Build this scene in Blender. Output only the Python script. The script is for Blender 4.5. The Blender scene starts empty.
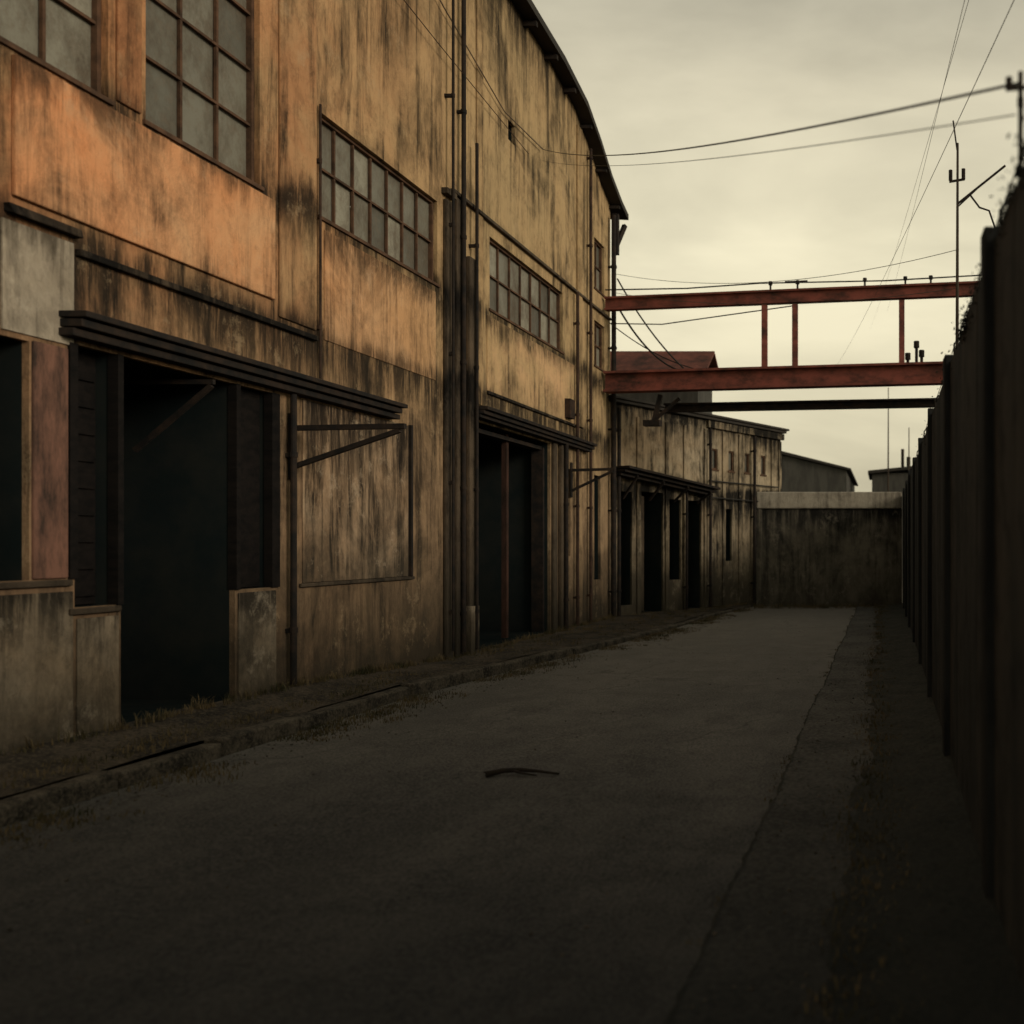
import bpy, bmesh, math, random
from mathutils import Vector, Matrix
random.seed(7)
scene=bpy.context.scene
COL=scene.collection
R=random.random
def U(a,b): return a+(b-a)*random.random()

# ---------------------------------------------------------------- materials
class NT:
    def __init__(s,name):
        s.m=bpy.data.materials.new(name); s.m.use_nodes=True
        s.t=s.m.node_tree; s.n=s.t.nodes; s.l=s.t.links
        s.b=s.n['Principled BSDF']; s.pos=s.n.new('ShaderNodeNewGeometry').outputs['Position']
        s.sep=s.n.new('ShaderNodeSeparateXYZ'); s.l.new(s.pos,s.sep.inputs[0])
    def val(s,i,v):
        if isinstance(v,bpy.types.NodeSocket): s.l.new(v,i)
        else:
            if isinstance(v,(tuple,list)) and len(v)==3 and i.type=='RGBA': v=(*v,1)
            i.default_value=v
    def noise(s,scale=1,sc=(1,1,1),detail=5,rough=.6,off=(0,0,0),dist=0):
        mp=s.n.new('ShaderNodeMapping'); s.l.new(s.pos,mp.inputs[0]); mp.inputs['Scale'].default_value=sc; mp.inputs['Location'].default_value=off
        t=s.n.new('ShaderNodeTexNoise'); s.l.new(mp.outputs[0],t.inputs['Vector'])
        t.inputs['Scale'].default_value=scale; t.inputs['Detail'].default_value=detail; t.inputs['Roughness'].default_value=rough; t.inputs['Distortion'].default_value=dist
        return t.outputs['Fac']
    def mr(s,v,a,b,c=0,d=1,smooth=False):
        t=s.n.new('ShaderNodeMapRange'); s.val(t.inputs[0],v)
        if smooth: t.interpolation_type='SMOOTHSTEP'
        for k,x in zip((1,2,3,4),(a,b,c,d)): t.inputs[k].default_value=x
        return t.outputs[0]
    def math(s,op,a,b=0):
        t=s.n.new('ShaderNodeMath'); t.operation=op; s.val(t.inputs[0],a); s.val(t.inputs[1],b); return t.outputs[0]
    def mix(s,f,a,b,mode='MIX'):
        t=s.n.new('ShaderNodeMix'); t.data_type='RGBA'; t.blend_type=mode
        s.val(t.inputs[0],f); s.val(t.inputs[6],a); s.val(t.inputs[7],b); return t.outputs[2]
    def bump(s,h,st=.3,d=.02):
        t=s.n.new('ShaderNodeBump'); t.inputs['Strength'].default_value=st; t.inputs['Distance'].default_value=d
        s.l.new(h,t.inputs['Height']); s.l.new(t.outputs[0],s.b.inputs['Normal'])
    def out(s,col,rough=.9,metal=0,spec=.3):
        s.val(s.b.inputs['Base Color'],col); s.val(s.b.inputs['Roughness'],rough); s.val(s.b.inputs['Metallic'],metal)
        s.b.inputs['Specular IOR Level'].default_value=spec
        return s.m

def plaster(name,near,far,dark,y0,y1,grime=1.0,ledges=((10.2,2.0),(3.75,1.2),(4.95,.7)),zbase=(.2,1.5),off=(0,0,0),flake=.4,lower=0,pale=(.52,.36,.19),streaky=1.0,lowcol=(.27,.185,.115)):
    t=NT(name)
    g=t.mr(t.sep.outputs[1],y0,y1)
    base=t.mix(g,near,far)
    big=t.noise(.8,off=off,detail=4,rough=.65,dist=.5)
    base=t.mix(t.mr(big,.40,.62,0,.7),base,pale)
    patch=t.noise(.8,sc=(1,1,.75),detail=7,rough=.70,off=(3+off[0],1,7),dist=.6)
    zj=t.math('ADD',t.sep.outputs[2],t.math('MULTIPLY',t.math('SUBTRACT',patch,.5),1.1))
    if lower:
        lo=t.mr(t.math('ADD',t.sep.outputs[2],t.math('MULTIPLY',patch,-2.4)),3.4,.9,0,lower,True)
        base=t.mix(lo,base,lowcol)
    base=t.mix(t.mr(patch,.49,.68,0,.8*grime),base,t.mix(.25,dark,base))
    blot=t.noise(2.4,sc=(1.15,1.15,.62),detail=8,rough=.76,off=(off[1],6,off[0]),dist=.3)
    base=t.mix(t.mr(blot,.50,.65,0,.7*grime),base,t.mix(.30,dark,base))
    base=t.mix(t.mr(blot,.48,.34,0,.5),base,t.mix(.35,base,pale))
    streak=t.noise(1.0,sc=(5.0,5.0,.36),detail=8,rough=.76,off=off,dist=.35)
    base=t.mix(t.math('MULTIPLY',t.mr(streak,.48,.62,0,.95*grime*streaky),t.mr(patch,.38,.58,.12,1)),base,dark)
    fine=t.noise(9,sc=(1,1,.7),detail=7,rough=.82)
    base=t.mix(t.mr(fine,.50,.66,0,.6*grime),base,t.mix(.35,base,dark))
    drip=None
    for z0,L in ledges:
        m=t.math('MULTIPLY',t.mr(zj,z0-L,z0,0,1,True),t.mr(zj,z0,z0+.35,1,0,True))
        drip=m if drip is None else t.math('MAXIMUM',drip,m)
    s2=t.mr(t.math('ADD',t.noise(1.0,sc=(6,6,.55),detail=8,rough=.78,off=(5,5,0),dist=.3),t.math('MULTIPLY',drip,.16)),.50,.68)
    base=t.mix(t.math('MULTIPLY',drip,t.math('MULTIPLY',s2,.95*grime)),base,dark)
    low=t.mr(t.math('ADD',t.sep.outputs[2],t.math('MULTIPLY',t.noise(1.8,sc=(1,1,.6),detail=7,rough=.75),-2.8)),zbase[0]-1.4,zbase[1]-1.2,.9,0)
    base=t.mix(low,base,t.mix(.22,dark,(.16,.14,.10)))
    fl=t.noise(3.0,sc=(1,1,.8),detail=8,rough=.8,off=(9,2,4))
    base=t.mix(t.mr(fl,.56,.66,0,flake),base,t.mix(.3,pale,(.38,.34,.27)))
    t.bump(t.math('ADD',patch,t.math('ADD',t.math('MULTIPLY',fl,.8),t.math('MULTIPLY',fine,.6))),.8,.035)
    return t.out(base,.93,spec=.1)

M={}
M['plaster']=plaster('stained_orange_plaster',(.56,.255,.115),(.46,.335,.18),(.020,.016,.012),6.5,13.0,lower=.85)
M['panel']=plaster('orange_plaster_panel',(.76,.33,.148),(.50,.36,.19),(.035,.023,.015),6.5,13.5,grime=.85,off=(2,8,1),flake=.35,pale=(.70,.44,.245),lower=.5,ledges=((4.95,.5),(3.7,.5)))
M['infill']=plaster('stained_infill_plaster',(.46,.30,.18),(.44,.30,.18),(.018,.014,.011),6.5,13.5,grime=1.05,off=(6,1,9),flake=.5,ledges=((3.2,1.8),),zbase=(1.0,2.2),pale=(.52,.40,.27),streaky=1.3)
M['pilaster']=plaster('dirty_orange_render',(.50,.225,.105),(.40,.285,.15),(.02,.015,.011),6.5,13.5,off=(5,2,3),lower=.6)
M['pier']=plaster('dark_stained_render',(.070,.052,.037),(.085,.067,.048),(.010,.009,.008),6.5,15,grime=1.1,flake=.15,pale=(.14,.105,.07))
M['plinth']=plaster('dirty_pale_plinth',(.40,.31,.205),(.40,.31,.205),(.018,.015,.012),6.5,15,grime=1.15,pale=(.46,.39,.29),off=(1,1,6),ledges=((1.3,.8),))
M['grey_render']=plaster('grey_tan_render',(.29,.215,.135),(.33,.265,.175),(.013,.012,.010),19,23,grime=1.2,ledges=((4.7,1.2),(2.9,1.8)),pale=(.40,.34,.24),flake=.35,zbase=(.7,1.9),streaky=1.2)
M['pale']=plaster('pale_peeling_plaster',(.50,.43,.33),(.50,.43,.33),(.05,.04,.028),6,8,grime=.8,pale=(.58,.52,.42),ledges=((3.9,.3),),zbase=(-3,-2))

def simple(name,a,b,scale=3,rough=.85,sc=(1,1,1),metal=0,bs=.3,spec=.3,lo=.4,hi=.65):
    t=NT(name); n=t.noise(scale,sc=sc,detail=6,rough=.7)
    c=t.mix(t.mr(n,lo,hi),a,b); t.bump(n,bs,.01)
    return t.out(c,rough,metal,spec)
M['black_iron']=simple('black_iron',(.012,.012,.012),(.034,.024,.018),6,.85,spec=.15)
M['rust']=simple('rusty_brown_steel',(.060,.036,.025),(.018,.014,.012),5,.85,spec=.15)
M['red_steel']=simple('faded_red_painted_steel',(.24,.078,.060),(.055,.032,.027),1.6,.85,sc=(1.4,1,2.5),lo=.40,hi=.66,spec=.15)
M['red_roof']=simple('red_oxide_sheet_roof',(.17,.066,.050),(.05,.030,.025),1.6,.9,spec=.1)
M['interior']=simple('dark_interior',(.013,.019,.020),(.023,.026,.024),1.5,1.0,spec=0)  # shade inside the openings put into a near-black colour
M['brick_dark']=simple('shade_dark_timber_slats',(.014,.012,.011),(.007,.007,.007),3,.9,sc=(1,3,5),spec=.05)  # near-black timber, recess shade is part of the colour
M['redwood']=simple('weathered_red_timber',(.20,.105,.075),(.04,.029,.024),2.5,.9,sc=(3,3,.8),spec=.1)
M['post_wood']=simple('dull_red_post',(.060,.032,.024),(.02,.015,.012),2.5,.9,sc=(3,3,.8),spec=.1)
M['frame']=simple('rusted_window_steel',(.12,.068,.042),(.045,.030,.021),5,.85,spec=.1)
M['cable']=simple('black_cable',(.012,.011,.010),(.02,.018,.015),5,.6)
M['thin_cable']=simple('weathered_grey_cable',(.08,.075,.06),(.10,.095,.08),5,.8)
M['lightcable']=simple('faded_cable',(.16,.12,.08),(.08,.06,.04),5,.8)
M['wood_pole']=simple('dark_pole',(.03,.022,.016),(.05,.035,.022),4,.9)
M['slate']=simple('dark_grey_sheeting',(.065,.063,.054),(.035,.034,.030),1.2,.8,sc=(3,3,.6))
M['slate_roof']=simple('dark_roof_sheet',(.022,.020,.017),(.035,.03,.024),1.5,.8)
M['bark']=simple('dead_twig_bark',(.012,.009,.007),(.025,.018,.012),8,.9)

t=NT('dirty_glass')
at=t.n.new('ShaderNodeAttribute'); at.attribute_name='tone'
c=t.mix(at.outputs['Fac'],(.055,.058,.050),(.27,.26,.205))
n=t.noise(2.0,sc=(1,1,.6),detail=7,rough=.78)
c=t.mix(t.mr(n,.43,.63,0,.85),c,(.075,.058,.040))
n2=t.noise(10,detail=6,rough=.8); c=t.mix(t.mr(n2,.48,.66,0,.6),c,(.14,.11,.078))
M['glass']=t.out(c,t.mr(n,.3,.7,.35,.8),0,.3)

t=NT('worn_asphalt')
n1=t.noise(.38,detail=6,off=(2,1,0),sc=(1.6,.5,1),rough=.7); n2=t.noise(50,detail=4,rough=.85); n3=t.noise(2.0,detail=8,rough=.78)
c=t.mix(t.mr(n1,.41,.59),(.048,.046,.044),(.128,.118,.103))
c=t.mix(t.mr(n3,.46,.60,0,.65),c,(.031,.031,.030))
c=t.mix(t.mr(n2,.44,.60,0,.75),c,t.mix(.5,c,(.32,.30,.26)))
c=t.mix(t.mr(n2,.48,.36,0,.8),c,(.014,.015,.015))
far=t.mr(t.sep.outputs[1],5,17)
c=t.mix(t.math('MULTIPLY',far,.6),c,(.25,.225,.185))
c=t.mix(t.mr(t.sep.outputs[1],7.0,2.6,0,.82),c,(.013,.017,.019))  # vignette painted in: asphalt goes near black toward the camera
vo=t.n.new('ShaderNodeTexVoronoi'); vo.feature='DISTANCE_TO_EDGE'; vo.inputs['Scale'].default_value=.55
mp=t.n.new('ShaderNodeMapping'); mp.inputs['Scale'].default_value=(1,.6,1)
ad=t.n.new('ShaderNodeVectorMath'); ad.operation='ADD'
nn=t.n.new('ShaderNodeTexNoise'); nn.inputs['Scale'].default_value=1.6; nn.inputs['Detail'].default_value=6; t.l.new(t.pos,nn.inputs['Vector'])
t.l.new(t.pos,ad.inputs[0]); t.l.new(nn.outputs['Color'],ad.inputs[1]); t.l.new(ad.outputs[0],mp.inputs[0]); t.l.new(mp.outputs[0],vo.inputs['Vector'])
cr=t.math('MULTIPLY',t.mr(vo.outputs['Distance'],0,.012,1,0),t.mr(n1,.4,.6))
c=t.mix(t.math('MULTIPLY',cr,.6),c,(.02,.019,.017))
t.bump(t.math('ADD',n2,t.math('MULTIPLY',n3,1.5)),.85,.018)
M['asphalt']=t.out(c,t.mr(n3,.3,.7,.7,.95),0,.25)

def dirt(name,a,b,c3,s=2.0,dk=0):
    t=NT(name); n=t.noise(s,detail=8,rough=.78); f=t.noise(35,detail=4,rough=.8)
    c=t.mix(t.mr(n,.41,.59),a,b); c=t.mix(t.mr(f,.5,.66,0,.65),c,c3); c=t.mix(t.mr(f,.48,.36,0,.6),c,(.014,.014,.012))
    if dk: c=t.mix(t.mr(t.sep.outputs[1],7.5,2.6,0,dk),c,(.013,.017,.018))  # foreground vignette painted into the strip and verge colour
    t.bump(t.math('ADD',n,f),.8,.02)
    return t.out(c,.95,0,.15)
M['ground']=dirt('dark_earth',(.030,.026,.020),(.05,.042,.03),(.08,.065,.045))
M['pavement']=dirt('mossy_concrete_pavement',(.090,.072,.052),(.024,.022,.018),(.17,.135,.095))
M['kerb']=dirt('weathered_kerb_stone',(.13,.11,.083),(.030,.027,.022),(.20,.165,.12),4)
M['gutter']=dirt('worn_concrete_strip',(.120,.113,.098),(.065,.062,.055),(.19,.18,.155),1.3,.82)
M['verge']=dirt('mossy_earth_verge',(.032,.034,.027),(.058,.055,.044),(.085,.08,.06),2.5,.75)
M['back_concrete']=plaster('stained_grey_concrete',(.11,.100,.078),(.11,.100,.078),(.012,.012,.011),22,24,grime=1.1,ledges=((2.6,1.3),),zbase=(-.2,.6),pale=(.20,.18,.14),flake=.45,streaky=.7)
M['coping']=plaster('pale_concrete_coping',(.34,.31,.25),(.34,.31,.25),(.07,.06,.05),22,24,grime=.8,ledges=((-9,1),),zbase=(-5,-4),pale=(.42,.39,.32))
t=NT('dark_mottled_concrete')  # dark grey base with darker mottling
n=t.noise(1.0,sc=(3,3,.4),detail=7,rough=.7); n2=t.noise(4,detail=8,rough=.75)
c=t.mix(t.mr(n,.38,.62),(.028,.033,.034),(.064,.062,.056)); c=t.mix(t.mr(n2,.48,.64,0,.75),c,(.014,.017,.018))
t.bump(t.math('ADD',n,n2),.6,.02); M['dark_concrete']=t.out(c,.95,0,.1)
M['dark_post']=simple('near_black_post',(.028,.030,.030),(.011,.012,.013),3,.95,sc=(2,2,.4),spec=.1)  # darker than the panels, streaked vertically
t=NT('dry_weeds'); oi=t.noise(3,detail=3)
M['grass']=t.out(t.mix(t.mr(oi,.35,.65),(.042,.042,.022),(.15,.11,.058)),.9,0,.1)
t=NT('dark_ivy'); oi=t.noise(6,detail=3)
M['ivy']=t.out(t.mix(t.mr(oi,.35,.65),(.008,.010,.007),(.018,.016,.010)),.9,0,.1)

# ---------------------------------------------------------------- geometry helpers
class Fr:
    def __init__(s,o,u):
        s.o=Vector(o); s.u=Vector(u).normalized(); s.n=Vector((s.u.y,-s.u.x,0))
    def p(s,u,o,z): return s.o+s.u*u+s.n*o+Vector((0,0,z))
WORLD=Fr((0,0,0),(0,1,0))
class B:
    def __init__(s,F=WORLD): s.v=[];s.f=[];s.F=F
    def box(s,u0,u1,o0,o1,z0,z1,jit=0):
        i=len(s.v)
        for z in (z0,z1):
            for (u,o) in ((u0,o0),(u1,o0),(u1,o1),(u0,o1)):
                s.v.append(s.F.p(u,o,z)+Vector((U(-jit,jit),U(-jit,jit),U(-jit,jit))))
        s.f+=[(i,i+3,i+2,i+1),(i+4,i+5,i+6,i+7),(i,i+1,i+5,i+4),(i+1,i+2,i+6,i+5),(i+2,i+3,i+7,i+6),(i+3,i,i+4,i+7)]
        return s
    def beam(s,p,q,w,h):
        p=Vector(p);q=Vector(q);d=(q-p).normalized()
        up=Vector((0,0,1)) if abs(d.z)<.95 else Vector((0,1,0))
        a=d.cross(up).normalized()*w/2; b=a.cross(d).normalized()*h/2
        i=len(s.v)
        for c in (p,q):
            for (x,y) in ((-1,-1),(1,-1),(1,1),(-1,1)): s.v.append(c+a*x+b*y)
        s.f+=[(i,i+1,i+2,i+3),(i+7,i+6,i+5,i+4)]+[(i+k,i+4+k,i+4+(k+1)%4,i+(k+1)%4) for k in range(4)]
        return s
    def ibeam(s,p,q,w,h,tf=.04,tw=.04):
        p=Vector(p);q=Vector(q); up=Vector((0,0,h/2-tf/2))
        s.beam(p+up,q+up,w,tf); s.beam(p-up,q-up,w,tf); s.beam(p,q,tw,h-2*tf+.002); return s
    def tube(s,pts,r,n=8,r2=None):
        pts=[Vector(p) for p in pts]; i0=len(s.v); N=len(pts)
        for k,p in enumerate(pts):
            d=(pts[min(k+1,N-1)]-pts[max(k-1,0)]).normalized()
            up=Vector((0,0,1)) if abs(d.z)<.95 else Vector((0,1,0))
            a=d.cross(up).normalized(); b=a.cross(d)
            rr=r if r2 is None else r+(r2-r)*k/(N-1)
            for j in range(n):
                t=2*math.pi*j/n; s.v.append(p+a*math.cos(t)*rr+b*math.sin(t)*rr)
        for k in range(N-1):
            for j in range(n):
                s.f.append((i0+k*n+j,i0+k*n+(j+1)%n,i0+(k+1)*n+(j+1)%n,i0+(k+1)*n+j))
        s.f.append(tuple(i0+j for j in range(n))[::-1]); s.f.append(tuple(i0+(N-1)*n+j for j in range(n)))
        return s
    def poly(s,pts):
        i=len(s.v); s.v+= [Vector(p) for p in pts]; s.f.append(tuple(range(i,i+len(pts)))); return s
    def obj(s,name,mat,parent=None,bevel=0,smooth=False,**kw):
        me=bpy.data.meshes.new(name)
        if parent is not None: off=Vector(parent.location)
        else:
            xs=[v.x for v in s.v];ys=[v.y for v in s.v];zs=[v.z for v in s.v]
            off=Vector(((min(xs)+max(xs))/2,(min(ys)+max(ys))/2,min(zs)))
        if parent is not None and parent.parent is not None: off=off+Vector(parent.parent.location)
        me.from_pydata([v-off for v in s.v],[],s.f); me.update()
        me.materials.append(M[mat] if isinstance(mat,str) else mat)
        if smooth:
            for p in me.polygons: p.use_smooth=True
        o=bpy.data.objects.new(name,me); COL.objects.link(o)
        if parent is not None: o.parent=parent
        else: o.location=off
        if bevel:
            b=o.modifiers.new('bevel','BEVEL'); b.width=bevel; b.segments=2; b.limit_method='ANGLE'
        for k,v in kw.items(): o[k]=v
        return o
def empty(name,loc,label,category,**kw):
    o=bpy.data.objects.new(name,None); o.location=loc; COL.objects.link(o); o['label']=label;o['category']=category
    for k,v in kw.items(): o[k]=v
    return o
def boxes(F,lst,name,mat,parent,bevel=0,**kw):
    for q in lst:
        B(F).box(*q).obj(name,mat,parent,bevel=bevel,**kw)

def wall_sheet(b,u0,u1,z0,ztop,holes,extra_u=(),depth=.25,zmax=None):
    us=sorted(set([u0,u1]+[x for h in holes for x in h[:2]]+list(extra_u)))
    zs=sorted(set([z0]+[x for h in holes for x in h[2:4]]+([zmax] if zmax else [])))
    F=b.F
    for i in range(len(us)-1):
        a,c=us[i],us[i+1]; mu=(a+c)/2
        for j in range(len(zs)):
            lo=zs[j]
            if j+1<len(zs): h1=h2=zs[j+1]
            else: h1,h2=ztop(a),ztop(c)
            mz=(lo+min(h1,h2))/2
            if any(h[0]<mu<h[1] and h[2]<mz<h[3] for h in holes): continue
            b.poly([F.p(a,0,lo),F.p(c,0,lo),F.p(c,0,h2),F.p(a,0,h1)])
    for h in holes:
        d=min(h[4],.05) if len(h)>4 else depth
        a,c,lo,hi=h[:4]
        b.poly([F.p(a,0,lo),F.p(a,0,hi),F.p(a,-d,hi),F.p(a,-d,lo)])
        b.poly([F.p(c,0,lo),F.p(c,-d,lo),F.p(c,-d,hi),F.p(c,0,hi)])
        b.poly([F.p(a,0,hi),F.p(c,0,hi),F.p(c,-d,hi),F.p(a,-d,hi)])
        b.poly([F.p(a,0,lo),F.p(a,-d,lo),F.p(c,-d,lo),F.p(c,0,lo)])
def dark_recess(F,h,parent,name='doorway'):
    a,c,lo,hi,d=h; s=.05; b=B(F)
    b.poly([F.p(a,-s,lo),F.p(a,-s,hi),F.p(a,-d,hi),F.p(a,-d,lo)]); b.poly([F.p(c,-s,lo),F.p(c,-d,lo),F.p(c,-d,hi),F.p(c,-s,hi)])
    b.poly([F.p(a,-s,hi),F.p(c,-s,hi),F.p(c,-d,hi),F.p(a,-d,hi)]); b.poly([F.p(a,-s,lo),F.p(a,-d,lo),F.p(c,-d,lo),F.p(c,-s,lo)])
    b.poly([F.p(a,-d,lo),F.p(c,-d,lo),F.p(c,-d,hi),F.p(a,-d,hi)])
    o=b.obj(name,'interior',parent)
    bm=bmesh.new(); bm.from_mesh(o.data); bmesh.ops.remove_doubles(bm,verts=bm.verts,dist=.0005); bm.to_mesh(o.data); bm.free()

def window(F,u0,u1,z0,z1,cols,rows,parent,back=.08,mt=1.0):
    b=B(F); w=.035; o0,o1=-back-.05,-back+.03
    b.box(u0,u1,o0,o1,z0,z0+w).box(u0,u1,o0,o1,z1-w,z1).box(u0,u0+w,o0,o1,z0+w,z1-w).box(u1-w,u1,o0,o1,z0+w,z1-w)
    b.box(u0-.03,u1+.03,-.02,.025,z0-.04,z0-.002)
    win=b.obj('window','frame',parent,bevel=.004)
    g=B(F); tones=[]
    cw=(u1-u0-2*w)/cols; rh=(z1-z0-2*w)/rows
    for i in range(cols):
        for j in range(rows):
            a=u0+w+i*cw; c=z0+w+j*rh; k=U(-.006,.006); k2=U(-.006,.006)
            g.poly([F.p(a,-back-.02+k,c),F.p(a+cw,-back-.02+k2,c),F.p(a+cw,-back-.02+k2,c+rh),F.p(a,-back-.02+k,c+rh)])
            tones.append(mt*random.choice([U(.35,.75),U(.4,.8),U(.6,1.15),U(.15,.35)]))
    go=g.obj('glass','glass',win)
    at=go.data.attributes.new('tone','FLOAT','FACE')
    for i,x in enumerate(tones): at.data[i].value=x
    m=B(F)
    for i in range(1,cols): m.box(u0+w+i*cw-.012,u0+w+i*cw+.012,-back-.012,-back+.015,z0+w,z1-w)
    for j in range(1,rows): m.box(u0+w,u1-w,-back-.010,-back+.019,z0+w+j*rh-.012,z0+w+j*rh+.012)
    if m.v: m.obj('glazing_bar','frame',win)
    return win

def bracket(F,u,z,reach,drop,parent):
    b=B(F)
    b.beam(F.p(u,.02,z),F.p(u,reach,z+.02),.05,.05)
    b.beam(F.p(u,.02,z-drop),F.p(u,reach-.05,z-.02),.04,.045)
    b.box(u-.04,u+.04,.0,.03,z-drop-.12,z+.14)
    return b.obj('canopy_bracket','black_iron',parent)

# ---------------------------------------------------------------- factory
F1=Fr((-5.8,0,0),(0,1,0))
fac=empty('factory_building',(-5.8,8,0),'tall orange-brown plastered factory with steel windows and dark doorways','building')
def roofz(u):
    pts=[(-4,10.15),(14,10.05),(15.6,9.97),(16.8,9.78),(17.6,9.42),(18.3,9.02),(19.0,8.75),(20,8.5)]
    for (a,x),(c,y) in zip(pts,pts[1:]):
        if a<=u<=c: return x+(y-x)*(u-a)/(c-a)
    return 10
wins=[(5.43,6.72,4.93,7.05,3,4),(7.06,8.35,4.93,7.05,3,4),(9.22,11.66,4.98,6.05,7,2),(13.2,16.2,5.07,6.13,7,2),(2.6,4.6,4.93,7.05,4,4)]
small=[(17.95,18.6,6.75,7.75,2,2),(17.95,18.6,5.2,6.1,2,2)]
doors=[(6.83,8.03,.22,3.04,2.8),(12.72,15.6,.1,3.36,3.0)]
rec=[(5.80,6.10,1.36,2.98,.35),(6.44,6.79,1.15,3.04,.3),(8.07,8.50,1.2,3.04,.3),(13.85,14.1,7.85,8.15,.3),(17.95,18.35,.9,3.0,.4),(16.3,16.6,1.4,3.0,.3)]
holes=[w[:4] for w in wins+small]+doors+rec
b=B(F1); wall_sheet(b,-4,19.0,0,roofz,holes,extra_u=(14,15.6,16.8,17.6,18.3),zmax=8.6)
b.poly([F1.p(19,0,0),F1.p(19,-12,0),F1.p(19,-12,8.7),F1.p(19,0,8.75)])
b.poly([F1.p(-4,0,0),F1.p(-4,0,10.15),F1.p(-4,-12,10.15),F1.p(-4,-12,0)])
b.poly([F1.p(-4,-12,0),F1.p(-4,-12,10.15),F1.p(19,-12,8.7),F1.p(19,-12,0)])
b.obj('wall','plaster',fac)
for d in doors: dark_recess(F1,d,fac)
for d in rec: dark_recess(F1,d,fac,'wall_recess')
for w in wins+small: window(F1,*w,fac)
b=B(F1); us=[-4,5,14,15.6,16.8,17.6,18.3,19.0,19.45]
for a,c in zip(us,us[1:]):
    za,zc=roofz(a),roofz(c)
    p=[F1.p(a,.26,za-.02),F1.p(c,.26,zc-.02),F1.p(c,-12,zc+.6),F1.p(a,-12,za+.6)]
    q=[x+Vector((0,0,.12)) for x in p]; i=len(b.v); b.v+=p+q
    b.f+=[(i,i+3,i+2,i+1),(i+4,i+5,i+6,i+7)]+[(i+k,i+(k+1)%4,i+4+(k+1)%4,i+4+k) for k in range(4)]
roof=b.obj('roof','slate_roof',fac)
for k in range(26):
    u=k*.9-3.6
    B(F1).box(u,u+.07,0,.22,roofz(min(u,19))-.12,roofz(min(u+.07,19))-.03).obj('rafter_end','black_iron',fac)
b=B(F1); b.beam(F1.p(19.05,.1,8.6),F1.p(19.05,.1,7.75),.12,.12); b.beam(F1.p(19.3,.22,8.45),F1.p(19.05,.1,7.9),.08,.08)
b.obj('eave_bracket','black_iron',fac)
boxes(F1,[(5.97,8.52,.0,.035,3.92,4.86),(9.30,11.6,.0,.012,3.72,4.86),(13.1,17.2,.0,.016,3.85,4.95),(-4,1.5,0,.05,3.9,4.86)],'plaster_panel','panel',fac,.010,label='brighter orange raised plaster panel')
boxes(F1,[(8.95,10.93,.0,.014,1.22,3.05)],'blocked_opening','infill',fac,.007,label='streak-stained tan plaster infill panel')
boxes(F1,[(5.90,6.42,0,.015,3.02,3.75)],'peeling_patch','pale',fac,label='pale peeling plaster patch')
boxes(F1,[(5.80,6.42,0,.012,.2,1.27),(6.45,6.80,0,.015,.2,1.07),(8.06,8.55,0,.02,.2,1.17),(12.42,12.66,0,.095,.05,.75)],'plinth','plinth',fac,.006)
boxes(F1,[(6.385,6.448,-.06,.02,1.36,3.04),(6.784,6.834,-.06,.02,1.15,3.04),(8.024,8.076,-.06,.02,1.2,3.04),(8.492,8.60,-.06,.02,1.2,3.04)],'door_jamb','brick_dark',fac)  # near-black covers over sunlit reveals, shade painted as colour
boxes(F1,[(8.60,9.15,0,.025,3.78,9.9),(6.78,7.0,0,.025,4.95,9.9),(12.75,12.95,0,.025,3.6,9.9),(16.9,17.15,0,.04,.1,9.5)],'pilaster','pilaster',fac,.010)
boxes(F1,[(11.80,11.98,0,.06,0,6.15),(12.10,12.30,0,.05,0,6.28),(12.44,12.66,0,.07,0,5.6),(15.63,15.8,0,.06,.1,3.38),(15.95,16.2,0,.08,.1,3.38)],'pier','pier',fac,.02,label='soot-stained pier')
boxes(F1,[(6.44,9.15,0,.05,3.67,3.72),(12.0,18.9,0,.06,6.31,6.36),(11.76,12.02,0,.09,6.2,6.28),(5.92,6.44,.0,.06,3.79,3.85,.012),(8.9,11.05,0,.03,1.18,1.218),(6.38,6.81,0,.03,1.10,1.145),(5.75,6.40,0,.03,1.31,1.355),(13.1,17.2,0,.04,3.80,3.847)],'ledge','pier',fac,.008)
b=B(F1)
b.box(6.30,10.55,0,.21,3.20,3.245); b.box(6.31,10.5,0,.17,3.135,3.19); b.box(6.30,10.55,0,.12,3.07,3.125)
b.obj('canopy','black_iron',fac,bevel=.006)
b=B(F1); b.box(12.6,17.4,0,.24,3.50,3.55);b.box(12.6,17.4,0,.19,3.44,3.495);b.box(12.6,17.4,.0,.14,3.39,3.435)
b.obj('canopy','black_iron',fac,bevel=.006)
bracket(F1,8.78,2.74,1.12,.38,fac); bracket(F1,16.6,2.98,.82,.38,fac)
boxes(F1,[(10.95,10.99,0,.04,1.22,3.06)],'steel_edge','black_iron',fac)
boxes(F1,[(6.115,6.375,-.06,.02,1.365,2.99)],'shutter','redwood',fac,.01,label='faded brown-pink timber shutter')
b=B(F1); b.box(6.45,6.78,-.2,-.15,1.16,3.03)
for k in range(9): b.box(6.47,6.76,-.15,-.13,1.22+k*.2,1.33+k*.2)
b.obj('shutter','brick_dark',fac)
boxes(F1,[(8.08,8.49,-.16,-.10,1.21,3.03)],'shutter','brick_dark',fac)
boxes(F1,[(14.22,14.30,-.26,-.18,.13,3.35)],'door_post','post_wood',fac,label='reddish timber post inside the doorway')
b=B(F1); b.box(12.73,12.80,-.3,-.1,.1,3.28).box(15.52,15.59,-.3,-.1,.1,3.28).box(12.80,15.52,-.28,-.12,3.24,3.30); b.obj('door_frame','black_iron',fac)
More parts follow.
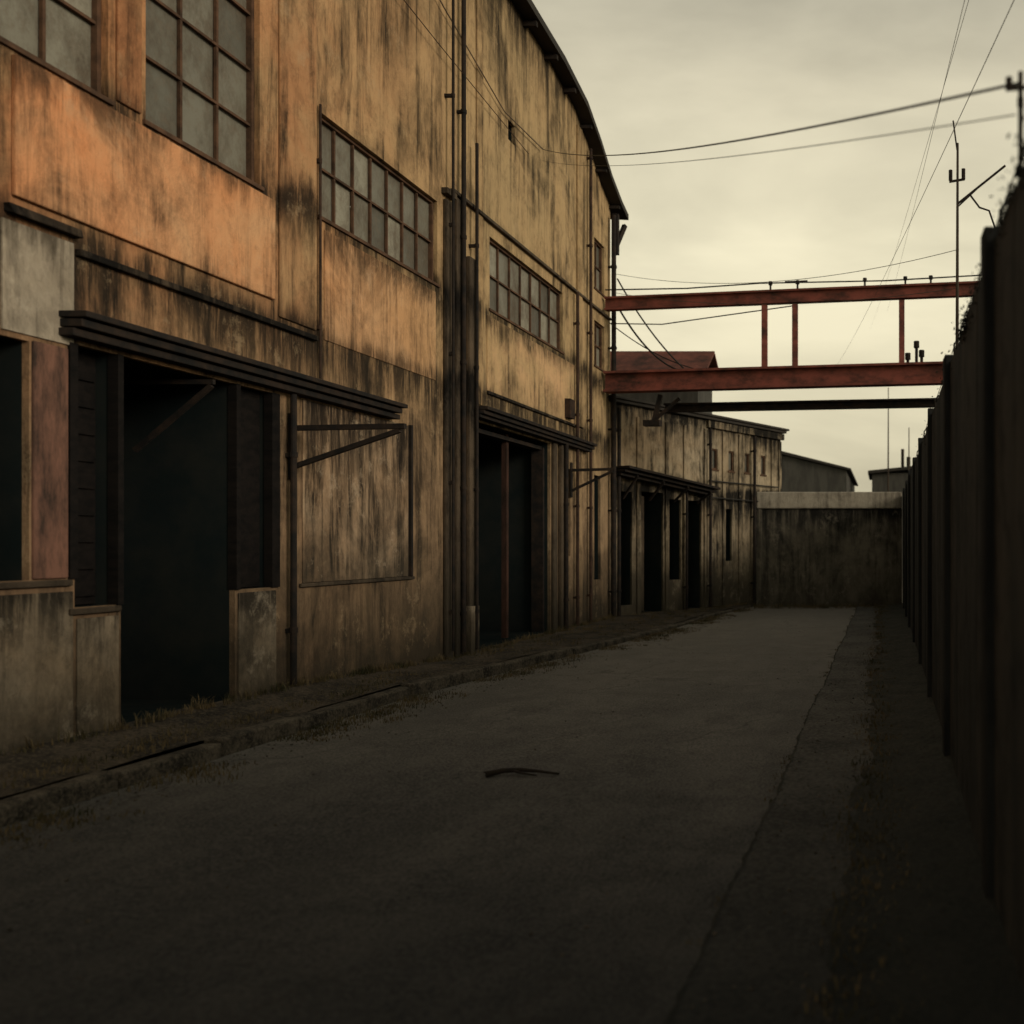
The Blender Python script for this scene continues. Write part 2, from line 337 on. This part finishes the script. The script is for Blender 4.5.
boxes(F1,[(13.3,13.9,-2.5,-2.3,.12,1.6),(6.9,7.5,-2.7,-2.5,.25,1.7)],'interior_crate','rust',fac,.02)
b=B(F1); b.beam(F1.p(7.62,-.55,2.40),F1.p(7.62,.10,2.95),.03,.04); b.beam(F1.p(7.62,-.8,2.98),F1.p(7.62,.12,2.98),.03,.04); b.obj('door_brace','black_iron',fac)
def pipe(F,u,o,z0,z1,r,mat='black_iron',parent=fac):
    b=B(F); b.tube([F.p(u,o,z0),F.p(u,o,z1)],r,10)
    z=z0+.5
    while z<z1:
        b.tube([F.p(u,o,z),F.p(u,o,z+.05)],r*1.3,10); b.box(u-.02,u+.02,0,o,z,z+.04); z+=1.7
    return b.obj('downpipe',mat,parent,smooth=False)
pipe(F1,8.72,.07,.25,3.06,.028); pipe(F1,11.86,.11,.2,9.95,.018); pipe(F1,12.2,.09,.15,9.95,.030); pipe(F1,12.55,.11,.15,7.2,.022)
pipe(F1,16.05,.12,.1,3.4,.035); pipe(F1,16.75,.08,.1,6.3,.03,'rust'); pipe(F1,17.5,.08,.1,9.3,.03,'rust'); pipe(F1,9.19,.035,3.3,6.1,.012,'rust')
pipe(F1,18.85,.12,.1,8.5,.05)
b=B(F1); b.tube([F1.p(9.6,.06,9.3),F1.p(11.7,.06,8.6),F1.p(13.6,.05,8.15),F1.p(15.1,.06,8.24)],.010,6); b.obj('conduit','lightcable',fac)
b=B(F1); b.tube([F1.p(9.3,.06,8.2),F1.p(11.5,.1,8.0),F1.p(14.5,.06,7.9)],.006,6);b.obj('conduit','rust',fac)
b=B(F1); b.box(16.25,16.5,0,.12,3.9,4.25); b.obj('junction_box','rust',fac,bevel=.01)

# ---------------------------------------------------------------- warehouse
F2=Fr((-5.8,19.0,0),(.55,1,0)); k2=1.1413
wh=empty('warehouse',(-4.6,21.5,0),'low stained grey-tan warehouse wing with dark canopy over its openings','building')
def T(t): return t*k2
wholes=[(T(.2),T(.55),.3,2.75,.9),(T(.80),T(1.40),.1,2.78,1.2),(T(1.55),T(1.92),.8,2.65,.9),(T(2.06),T(2.55),.1,2.65,1.0),(T(3.30),T(3.56),1.2,2.5,.4)]
sw=[(T(2.90),T(3.08),3.45,3.95,1,1),(T(3.45),T(3.64),3.45,3.95,1,1),(T(4.02),T(4.20),3.45,3.95,1,1),(T(4.62),T(4.80),3.45,3.95,1,1)]
b=B(F2); L=T(5.4); wall_sheet(b,0,L,0,lambda u:4.62,wholes+[w[:4] for w in sw],depth=.10)
b.poly([F2.p(L,0,0),F2.p(L,-8,0),F2.p(L,-8,4.62),F2.p(L,0,4.62)])
b.poly([F2.p(0,0,0),F2.p(0,-8,0),F2.p(0,-8,4.62),F2.p(0,0,4.62)])
b.obj('wall','grey_render',wh)
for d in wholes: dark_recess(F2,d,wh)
for w in sw: window(F2,*w,wh,back=.06,mt=.3)
b=B(F2); b.box(-.1,L+.12,-8,.12,4.625,4.69); b.box(-.1,L+.18,-8,.17,4.695,4.75); b.obj('roof','slate_roof',wh,bevel=.01)
b=B(F2); b.box(T(2.7),L+.05,0,.09,4.44,4.60); b.obj('cornice','grey_render',wh)
boxes(F2,[(T(tt),T(tt)+.11,0,.04,.05,4.4) for tt in (.02,.66,1.45,1.98,2.62,3.22,3.78,4.4,5.0,5.3)],'pilaster','grey_render',wh,.01)
boxes(F2,[(T(.82),T(1.1),-.3,-.25,.12,2.7),(T(2.08),T(2.3),-.3,-.25,.12,2.6)],'door','pier',wh)
b=B(F2)
for o,dz,th in ((.50,0,.05),(.38,-.07,.05),(.26,-.14,.05)):
    b.beam(F2.p(.05,o/2,3.24+dz),F2.p(T(2.65),o/2,2.94+dz),o,th)
for tt in (.3,1.0,1.7,2.4): b.beam(F2.p(T(tt),.02,2.6),F2.p(T(tt),.45,3.10-tt*.11),.04,.05)
b.obj('canopy','black_iron',wh)
pipe(F2,T(4.25),.12,.1,4.4,.04,parent=wh); pipe(F2,T(2.72),.12,.1,4.4,.035,parent=wh); pipe(F2,T(.1),.14,.1,4.5,.04,parent=wh); pipe(F2,T(1.98),.12,.1,2.9,.03,parent=wh)
B(F2).tube([F2.p(T(2.7),.08,3.15),F2.p(T(5.2),.08,3.15)],.018,6).obj('conduit','cable',wh)
B(F2).tube([F2.p(T(2.7),.1,2.75),F2.p(T(5.2),.1,2.72)],.018,6).obj('conduit','cable',wh)

sh=empty('rooftop_shed',(-5.6,22.7,4.7),'small rooftop monitor shed with a rusty red sheet roof','shed')
b=B(); b.box(21.9,23.7,-7.4,-4.55,4.79,5.75); b.obj('wall','slate',sh)
b=B(); 
pts=[(21.6,5.72),(22.7,6.42),(23.9,5.72)]
X0,X1=-7.6,-4.3
for (a,za),(c,zc) in zip(pts,pts[1:]):
    p=[Vector((X0,a,za)),Vector((X1,a,za)),Vector((X1,c,zc)),Vector((X0,c,zc))]
    q=[x+Vector((0,0,.07)) for x in p]; i=len(b.v); b.v+=p+q
    b.f+=[(i,i+3,i+2,i+1),(i+4,i+5,i+6,i+7)]+[(i+k,i+(k+1)%4,i+4+(k+1)%4,i+4+k) for k in range(4)]
b.obj('roof','red_roof',sh)
b=B(); b.poly([(-4.56,21.92,5.75),(-4.56,23.68,5.75),(-4.56,22.7,6.4)]); b.obj('gable','slate',sh)

# ---------------------------------------------------------------- steel bridge
br=empty('steel_bridge',(-2,18,4.4),'rusty red steel gantry spanning the alley above the road','gantry')
def G(x,z,off=0):
    t=(x+5.75)/7.7; return Vector((x,18.5-.95*t+off,z))
B().ibeam(G(-5.74,6.55),G(1.95,6.60),.16,.27,.04,.05).obj('top_beam','red_steel',br)
B().ibeam(G(-5.74,4.94),G(1.95,4.97),.26,.42,.045,.06).obj('bottom_beam','red_steel',br)
B().ibeam(G(-4.6,4.47,.5),G(1.95,4.47,.5),.2,.17,.04,.05).obj('bottom_beam','black_iron',br)
for x in (-2.42,-1.80,.33,):
    b=B(); b.box(G(x,0).y-.06,G(x,0).y+.06,x-.055,x+.055,5.155,6.42); b.obj('bridge_post','red_steel',br)
B().box(17.3,17.5,1.7,1.9,0,6.4).obj('support_column','rust',br)
for x in (-2.3,-1.75,-.4,.4,.9): 
    b=B(); p=G(x,6.72); b.tube([p,p+Vector((0,0,.12))],.02,6); b.tube([p+Vector((0,0,.1)),p+Vector((0,0,.17))],.04,8); b.obj('insulator','black_iron',br)
p=G(-1.75,6.74); B().beam(p+Vector((-.25,0,.12)),p+Vector((.2,0,.14)),.03,.03).obj('cross_piece','black_iron',br)
for x,h in ((.62,.38),(.72,.2),(.45,.15)):
    b=B(); p=G(x,5.15); b.tube([p,p+Vector((0,0,h))],.03,6); b.tube([p+Vector((0,0,h-.05)),p+Vector((0,0,h+.08))],.055,8); b.obj('insulator','black_iron',br)
B().tube([G(-5.7,6.8,-.15),G(-4,6.77,-.15),G(-2.5,6.82,-.15),G(0,6.78,-.15),G(1.9,6.82,-.15)],.014,6).obj('conduit','cable',br)
B().tube([G(-5.7,6.2,.2),G(-4.6,6.15,.2),G(-3.2,6.3,.2),G(-1.8,6.42,.1)],.012,6).obj('conduit','cable',br)
b=B()
b.beam(G(-4.6,4.68,.1),G(-4.75,4.1,.1),.09,.09); b.beam(G(-4.2,4.6,.1),G(-4.75,4.15,.1),.06,.06); b.beam(G(-4.95,4.1,.1),G(-4.6,4.1,.1),.16,.12)
b.obj('support_bracket','black_iron',br)

def cable(p,q,sag,r,label,n=28,mat='cable'):
    p=Vector(p);q=Vector(q)
    pts=[p.lerp(q,i/n)-Vector((0,0,sag*4*(i/n)*(1-i/n))) for i in range(n+1)]
    return B().tube(pts,r,6).obj('overhead_cable',mat,label=label,category='cable',group='overhead cables')
cable((-5.68,19.1,7.25),G(-4.1,5.2),.15,.016,'slack black cable drooping from factory corner to gantry')
cable((-5.68,19.0,6.7),G(-4.2,5.18,.2),.25,.02,'slack black cable drooping from factory corner to gantry')
cable((-5.7,18.6,6.2),G(-3.9,5.2,.1),.12,.012,'slack black cable drooping from factory corner to gantry')
cable((-5.75,15.1,8.24),(.46,3.12,3.20),.17,.0055,'thick black cable strung from factory wall to wall-top bracket')
cable((-5.75,15.1,8.05),(.46,3.18,3.12),.13,.0025,'thin cable strung from factory wall to wall-top bracket',mat='thin_cable')
cable((-2.4,42,9.8),(.9,5.6,5.2),.25,.0035,'thin cable running along the alley overhead',mat='thin_cable')
cable((-1.0,60,16),(.75,6,5.9),.25,.0025,'thin cable running along the alley overhead',mat='thin_cable')
cable((.1,40,12),(.62,6,5.6),.1,.0025,'thin cable running along the alley overhead',mat='thin_cable')
cable((-5.7,18.9,7.3),(1.15,14,6.2),.35,.005,'thin cable strung from factory to slender pole',mat='thin_cable')
cable((-5.7,18.9,6.9),(1.15,14,5.6),.25,.005,'thin cable strung from factory to slender pole',mat='thin_cable')

def pole(x,y,h,label,arms=True,r=.04):
    e=empty('utility_pole',(x,y,0),label,'utility pole',group='slender poles behind the walls')
    B().tube([(x,y,0),(x,y,h*.5),(x+.01,y,h)],r,10,.018).obj('pole_shaft','wood_pole',e,smooth=True)
    if arms:
        b=B(); b.beam((x-.12,y,h-.6),(x+.12,y,h-.56),.03,.03); b.beam((x,y,h-.95),(x+.75,y,h-.35),.03,.03); b.beam((x,y,h-1.0),(x+.3,y,h-.72),.02,.02)
        b.tube([(x+.2,y,h-.8),(x+.35,y,h-1.0),(x+.5,y,h-1.05),(x+.62,y,h-1.4)],.015,6)
        b.tube([(x-.1,y,h-.58),(x-.1,y,h-.42)],.03,8); b.tube([(x+.1,y,h-.56),(x+.1,y,h-.4)],.03,8)
        b.tube([(x,y,h-.1),(x-.06,y,h+.35)],.012,6)
        b.obj('cross_arm','black_iron',e)
    return e
pole(1.12,14,7.85,'slender dark pole with crooked arms behind the wall')
pole(.14,40,8.6,'thin bare pole beyond the end wall',False,.06)
pole(.95,36,6.3,'short thin pole beyond the end wall',False)

# ---------------------------------------------------------------- end wall
ew=empty('end_wall',(-1.4,23.4,0),'dark stained concrete wall closing the alley with a pale coping','wall')
b=B(); b.box(23.4,23.6,-3.36,.44,0,2.54); b.obj('wall_panel','back_concrete',ew)
b=B(); b.box(23.34,23.66,-3.34,.435,2.545,2.98); b.obj('coping','coping',ew,bevel=.03)
boxes(WORLD,[(23.28,23.4,-3.33,-3.2,0,2.53)],'buttress','back_concrete',ew)

# ---------------------------------------------------------------- perimeter wall
pw=empty('perimeter_wall',(.5,10,0),'tall dark concrete panel wall with posts along the alley','wall')
ys=[-4,-1.2,1.3,3.9,6.5,9,11.5,14,16.5,19,21.5,23.7]
b=B()
for a,c in zip(ys,ys[1:]):
    n=4
    for i in range(n):
        a1=a+(c-a)*i/n; c1=a+(c-a)*(i+1)/n
        b.box(a1+.003,c1-.003,.462+U(0,.006),.60,0,2.90+U(-.025,.02))
b.obj('wall_panel','dark_concrete',pw,bevel=.008,label='dark grooved concrete panels')
for a in ys[1:-1]:
    b=B(); b.box(a-.07,a+.07,.425,.64,0,2.96,.006); b.obj('wall_post','dark_post',pw,bevel=.012)
b=B()
for a in ys[3:-1]:
    b.tube([(.5,a,2.95),(.5,a,3.05),(.54,a,3.1)],.008,6)
b.tube([(.5,1+i*.5,3.03+.012*random.uniform(-1,1)) for i in range(44)],.003,5)
b.obj('barbed_wire','black_iron',pw)
wb=empty('cable_bracket',(.47,3.12,2.9),'black iron bracket with insulators fixed on the wall top','bracket')
b=B(); b.tube([(.47,3.12,2.88),(.47,3.12,3.24)],.009,8); b.beam((.42,3.12,3.18),(.52,3.14,3.2),.012,.012); b.obj('bracket_arm','black_iron',wb)
for x,z in ((.43,3.19),(.47,3.12),(.51,3.2)): B().tube([(x,3.12,z),(x,3.12,z+.03)],.012,8).obj('insulator','black_iron',wb)
b=B()
for i in range(2600):
    y=random.choice([U(2.6,5.5),U(2.6,3.6),U(4,12),U(5,5.5)]); 
    h=.08*math.sin(y*2.3)**2+.02+.03*math.sin(y*5.1+1)
    x=.53+random.gauss(0,.05); z=2.9+abs(random.gauss(0,1))*max(h,.015)*.55-.04*R()
    if R()<.2: x=.458+U(-.012,.0); z=2.9-abs(random.gauss(0,.10))*(.3+h*4)
    s=U(.006,.014); d=Vector((U(-1,1),U(-1,1),U(-1,1))).normalized(); e=d.orthogonal().normalized()
    p=Vector((x,y,z)); b.poly([p-d*s,p+e*s*.6,p+d*s,p-e*s*.6])
b.obj('ivy_plant','ivy',label='dark straggly ivy growing along the wall top',category='ivy')

# ---------------------------------------------------------------- far buildings
fb=empty('distant_shed',(-3.5,42,0),'dark grey industrial shed with a sloping roof beyond the wall','building')
b=B(); 
prof=[(-7.5,0),(-7.5,5.0),(-4.9,5.75),(-1.75,5.0),(-1.75,0)]
def prism(b,prof,y0,y1):
    i=len(b.v);n=len(prof)
    b.v+=[Vector((x,y0,z)) for x,z in prof]+[Vector((x,y1,z)) for x,z in prof]
    b.f+=[tuple(range(i,i+n)),tuple(range(i+n,i+2*n))[::-1]]+[(i+k,i+(k+1)%n,i+n+(k+1)%n,i+n+k) for k in range(n)]
prism(b,prof,41,52); b.obj('wall','slate',fb)
b=B(); prism(b,[(-7.7,4.95),(-4.9,5.78),(-1.55,4.98),(-1.55,5.08),(-4.9,5.92),(-7.7,5.08)],40.8,52); b.obj('roof','slate_roof',fb)
fb=empty('distant_hut',(.2,45,0),'small dark flat-roofed hut beyond the end wall','building')
b=B(); b.box(45,49,-.65,1.9,0,5.2); b.obj('wall','slate',fb)
b=B(); prism(b,[(-.85,5.15),(2.1,5.45),(2.1,5.6),(-.85,5.3)],44.7,49.3); b.obj('roof','slate_roof',fb)
B().tube([(.9,46,5.2),(.9,46,6.5)],.08,8).obj('vent_pipe','black_iron',fb); B().tube([(1.2,46,5.2),(1.2,46,6.1)],.1,8).obj('vent_pipe','black_iron',fb)

# ---------------------------------------------------------------- ground
def sheet(name,pts,z,mat,nx=1):
    b=B(); b.poly([(x,y,z) for x,y in pts]); return b.obj(name,mat,kind='structure')
sheet('ground',[(-150,-60),(150,-60),(150,250),(-150,250)],-.02,'ground')
kl=[(-5.0,-4),(-5.0,4),(-5.02,6),(-4.98,8),(-5.0,9.3),(-4.75,11.5),(-4.32,14.4),(-4.05,17),(-3.9,19.7),(-3.42,23.45)]
def kx(y):
    for (a,c) in zip(kl,kl[1:]):
        if a[1]<=y<=c[1]: return a[0]+(c[0]-a[0])*(y-a[1])/(c[1]-a[1])
    return kl[-1][0]
b=B()
for i in range(60):
    y=-4+27.4*i/59; xk=kx(y)
    for j in range(25): b.v.append(Vector((xk+(-.5-xk)*j/24,y,.008*math.sin(xk*j*.11+y*.7)*math.sin(j/24*math.pi))))
for i in range(59):
    for j in range(24): k=i*25+j; b.f.append((k,k+1,k+26,k+25))
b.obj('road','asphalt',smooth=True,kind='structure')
N=400
seam=[(-.70+.015*math.sin(y*1.3)+.006*math.sin(y*5.7)+U(-.006,.006),y) for y in [-4+27.3*i/(N-1) for i in range(N)]]
b=B()
for x,y in seam: b.v.append(Vector((x,y,.020)))
for x,y in seam: b.v.append(Vector((.1,y,.024)))
for x,y in seam: b.v.append(Vector((x-.02,y,-.012)))
b.f=[(i,N+i,N+i+1,i+1) for i in range(N-1)]+[(2*N+i,i,i+1,2*N+i+1) for i in range(N-1)]
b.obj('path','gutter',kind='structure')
b=B()
for x,y in seam: b.v.append(Vector((x-.012+U(-.010,.008),y,.013)))
for x,y in seam: b.v.append(Vector((x+.006,y,.0235)))
b.f=[(i,N+i,N+i+1,i+1) for i in range(N-1)]
b.obj('path_joint','verge',kind='structure')
b=B();nx=14
for i in range(320):
    y=-4+27.4*i/319; e0=-.16+.05*math.sin(y*.9+1)+.03*math.sin(y*3.1)+.02*math.sin(y*9.7)+U(-.03,.03)
    for j in range(nx+1):
        f=j/nx; x=e0+(.47-e0)*f; b.v.append(Vector((x,y,.0265+.06*f+(U(.0,.016) if j else 0))))
for i in range(319):
    for j in range(nx): k=i*(nx+1)+j; b.f.append((k,k+1,k+nx+2,k+nx+1))
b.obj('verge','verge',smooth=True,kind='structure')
def wallx(y): return -5.8 if y<19 else -5.8+.55*(y-19)
def wz(y): return .24 if y<9 else (.24-.15*(y-9)/3 if y<12 else .09)
def kz(y): return .125 if y<12 else max(.06,.125-.02*(y-12))
b=B(); n=110; nx=8
for i in range(n+1):
    y=-4+27.3*i/n
    for j in range(nx+1):
        f=j/nx; x=(wallx(y)-.02)+(kx(y)-.14-(wallx(y)-.02))*f
        b.v.append(Vector((x,y,wz(y)+(kz(y)-wz(y))*f+U(-.008,.008))))
for i in range(n):
    for j in range(nx): k=i*(nx+1)+j; b.f.append((k,k+1,k+nx+2,k+nx+1))
b.obj('pavement','pavement',smooth=True,kind='structure')
b=B(); y=-4
while y<23:
    y2=min(y+.9,23.3); x1,x2=kx(y),kx(y2-.015); z=kz(y)+U(-.015,.012); jx=U(-.015,.015)
    i=len(b.v)
    for zz in (-.03,z):
        for (yy,xx) in ((y,x1),(y2-.015,x2)):
            for d in (-.15,0): b.v.append(Vector((xx+d+jx,yy,zz+U(-.006,.006))))
    b.f+=[(i,i+1,i+3,i+2),(i+4,i+6,i+7,i+5),(i,i+4,i+5,i+1),(i+2,i+3,i+7,i+6),(i+1,i+5,i+7,i+3),(i,i+2,i+6,i+4)]
    y=y2
b.obj('kerb','kerb',bevel=.02,kind='structure')

b=B()
def blade(x,y,z,h):
    a=U(0,6.28); w=U(.002,.005); l=U(.2,.9)*h; d=Vector((math.cos(a),math.sin(a),0)); s=Vector((-d.y,d.x,0))*w
    p=Vector((x,y,z)); m=p+d*l*.35+Vector((0,0,h*.65)); e=p+d*l+Vector((0,0,h))
    i=len(b.v); b.v+=[p-s,p+s,m+s*.7,m-s*.7,e]; b.f+=[(i,i+1,i+2,i+3),(i+3,i+2,i+4)]
def clump(x,y,z,n,r,h):
    for _ in range(n): blade(x+random.gauss(0,r),y+random.gauss(0,r),z,h*U(.4,1))
for _ in range(1000):
    y=U(3.5,22.5); 
    if math.sin(y*1.7)+math.sin(y*4.1+1)<-.6: continue
    clump(kx(y)+U(.0,.08)+(abs(random.gauss(0,.2))),y,0,14,.05,U(.02,.06))
for _ in range(320):
    y=U(4,19); clump(wallx(y)+U(.02,.15),y,wz(y)-.01,14,.03,U(.03,.13))
for _ in range(500):
    y=U(5,23); clump(U(wallx(y)+.1,kx(y)-.1),y,.10 if y>10 else .16,12,.05,U(.02,.07))
for _ in range(1100):
    y=2+21*R()**1.2; clump(-.22+.62*R()**.8,y,.035,14,.06,U(.02,.055))
for _ in range(160):
    clump(U(-3.3,.3),U(22.6,23.3),0,14,.06,U(.04,.15))
for _ in range(180):
    y=U(3.5,22.5)
    if math.sin(y*2.3)<-.1: continue
    clump(-.715+random.gauss(0,.02),y,.0,8,.025,U(.012,.03))
b.obj('grass','grass',kind='stuff')
b=B()
for _ in range(1300):
    c=random.random()
    if c<.5: y=U(3,20); x=kx(y)+abs(random.gauss(0,.25))+.02; z=.0
    elif c<.8: y=U(2.5,20); x=U(-.7,.1); z=.022
    else: y=U(3,18); x=U(-4.8,-.8); z=0
    s=U(.003,.010); i=len(b.v)
    for dz in (0,s*.8):
        for a in range(5): b.v.append(Vector((x+math.cos(a*1.257)*s*U(.7,1.1),y+math.sin(a*1.257)*s*U(.7,1.1),z+dz)))
    b.f+=[tuple(i+5+a for a in range(5))]+[(i+a,i+(a+1)%5,i+5+(a+1)%5,i+5+a) for a in range(5)]
b.obj('gravel','kerb',kind='stuff')
b=B(); b.tube([(-2.76,6.22,.012),(-2.66,6.26,.03),(-2.54,6.27,.035),(-2.42,6.25,.03),(-2.26,6.24,.014)],.022,8,.008)
b.tube([(-2.60,6.27,.03),(-2.52,6.22,.025),(-2.40,6.20,.014)],.012,6,.004); b.tube([(-2.70,6.25,.02),(-2.80,6.28,.015)],.012,6,.005)
b.obj('fallen_branch','bark',smooth=True,label='small dark fallen branch lying on the asphalt',category='branch')

# ---------------------------------------------------------------- light
w=bpy.data.worlds.new('World'); scene.world=w; w.use_nodes=True
n=w.node_tree.nodes; l=w.node_tree.links; bg=n['Background']
az=math.radians(112); el=math.radians(18)
sky=n.new('ShaderNodeTexSky'); sky.sky_type='NISHITA'; sky.sun_disc=False; sky.sun_elevation=el; sky.sun_rotation=az; sky.dust_density=4
tc=n.new('ShaderNodeTexCoord'); sp=n.new('ShaderNodeSeparateXYZ'); l.new(tc.outputs['Generated'],sp.inputs[0])
rp=n.new('ShaderNodeValToRGB'); l.new(sp.outputs[2],rp.inputs[0]); e=rp.color_ramp.elements
e[0].position=0; e[0].color=(.60,.54,.375,1); e[1].position=1; e[1].color=(.28,.28,.25,1)
for p,c in ((.14,(.74,.67,.465,1)),(.32,(.80,.73,.515,1)),(.45,(.66,.60,.435,1)),(.58,(.40,.375,.29,1))):
    x=e.new(p); x.color=c
mp=n.new('ShaderNodeMapping'); mp.inputs['Scale'].default_value=(1,1,3.0); l.new(tc.outputs['Generated'],mp.inputs[0])
no=n.new('ShaderNodeTexNoise'); no.inputs['Scale'].default_value=2.2; no.inputs['Detail'].default_value=7; no.inputs['Roughness'].default_value=.52; no.inputs['Distortion'].default_value=.3; l.new(mp.outputs[0],no.inputs['Vector'])
mr=n.new('ShaderNodeMapRange'); l.new(no.outputs['Fac'],mr.inputs[0]); mr.inputs[1].default_value=.34; mr.inputs[2].default_value=.64; mr.inputs[3].default_value=8.0; mr.inputs[4].default_value=12.4
vm=n.new('ShaderNodeVectorMath'); vm.operation='SCALE'; l.new(rp.outputs[0],vm.inputs[0]); l.new(mr.outputs[0],vm.inputs['Scale'])
mx=n.new('ShaderNodeMix'); mx.data_type='RGBA'; mx.inputs[0].default_value=.94; l.new(sky.outputs[0],mx.inputs[6]); l.new(vm.outputs[0],mx.inputs[7])
l.new(mx.outputs[2],bg.inputs[0]); bg.inputs[1].default_value=.1
sd=bpy.data.lights.new('sun','SUN'); sd.energy=1.5; sd.angle=math.radians(18); sd.color=(1,.86,.70)
so=bpy.data.objects.new('sun',sd); COL.objects.link(so)
d=Vector((math.sin(az)*math.cos(el),math.cos(az)*math.cos(el),math.sin(el)))
so.rotation_euler=d.to_track_quat('Z','Y').to_euler()

cam=bpy.data.cameras.new('camera'); co=bpy.data.objects.new('camera',cam); COL.objects.link(co)
co.location=(0,0,1.6); co.rotation_euler=(math.radians(90),0,0)
cam.lens=36*900/1024; cam.sensor_width=36; cam.shift_x=-373/1024; cam.shift_y=33/1024; cam.clip_end=600; cam.clip_start=.05
cam.dof.use_dof=True; cam.dof.focus_distance=11; cam.dof.aperture_fstop=1.2
scene.camera=co
scene.view_settings.view_transform='Standard'; scene.view_settings.look='None'; scene.view_settings.exposure=0
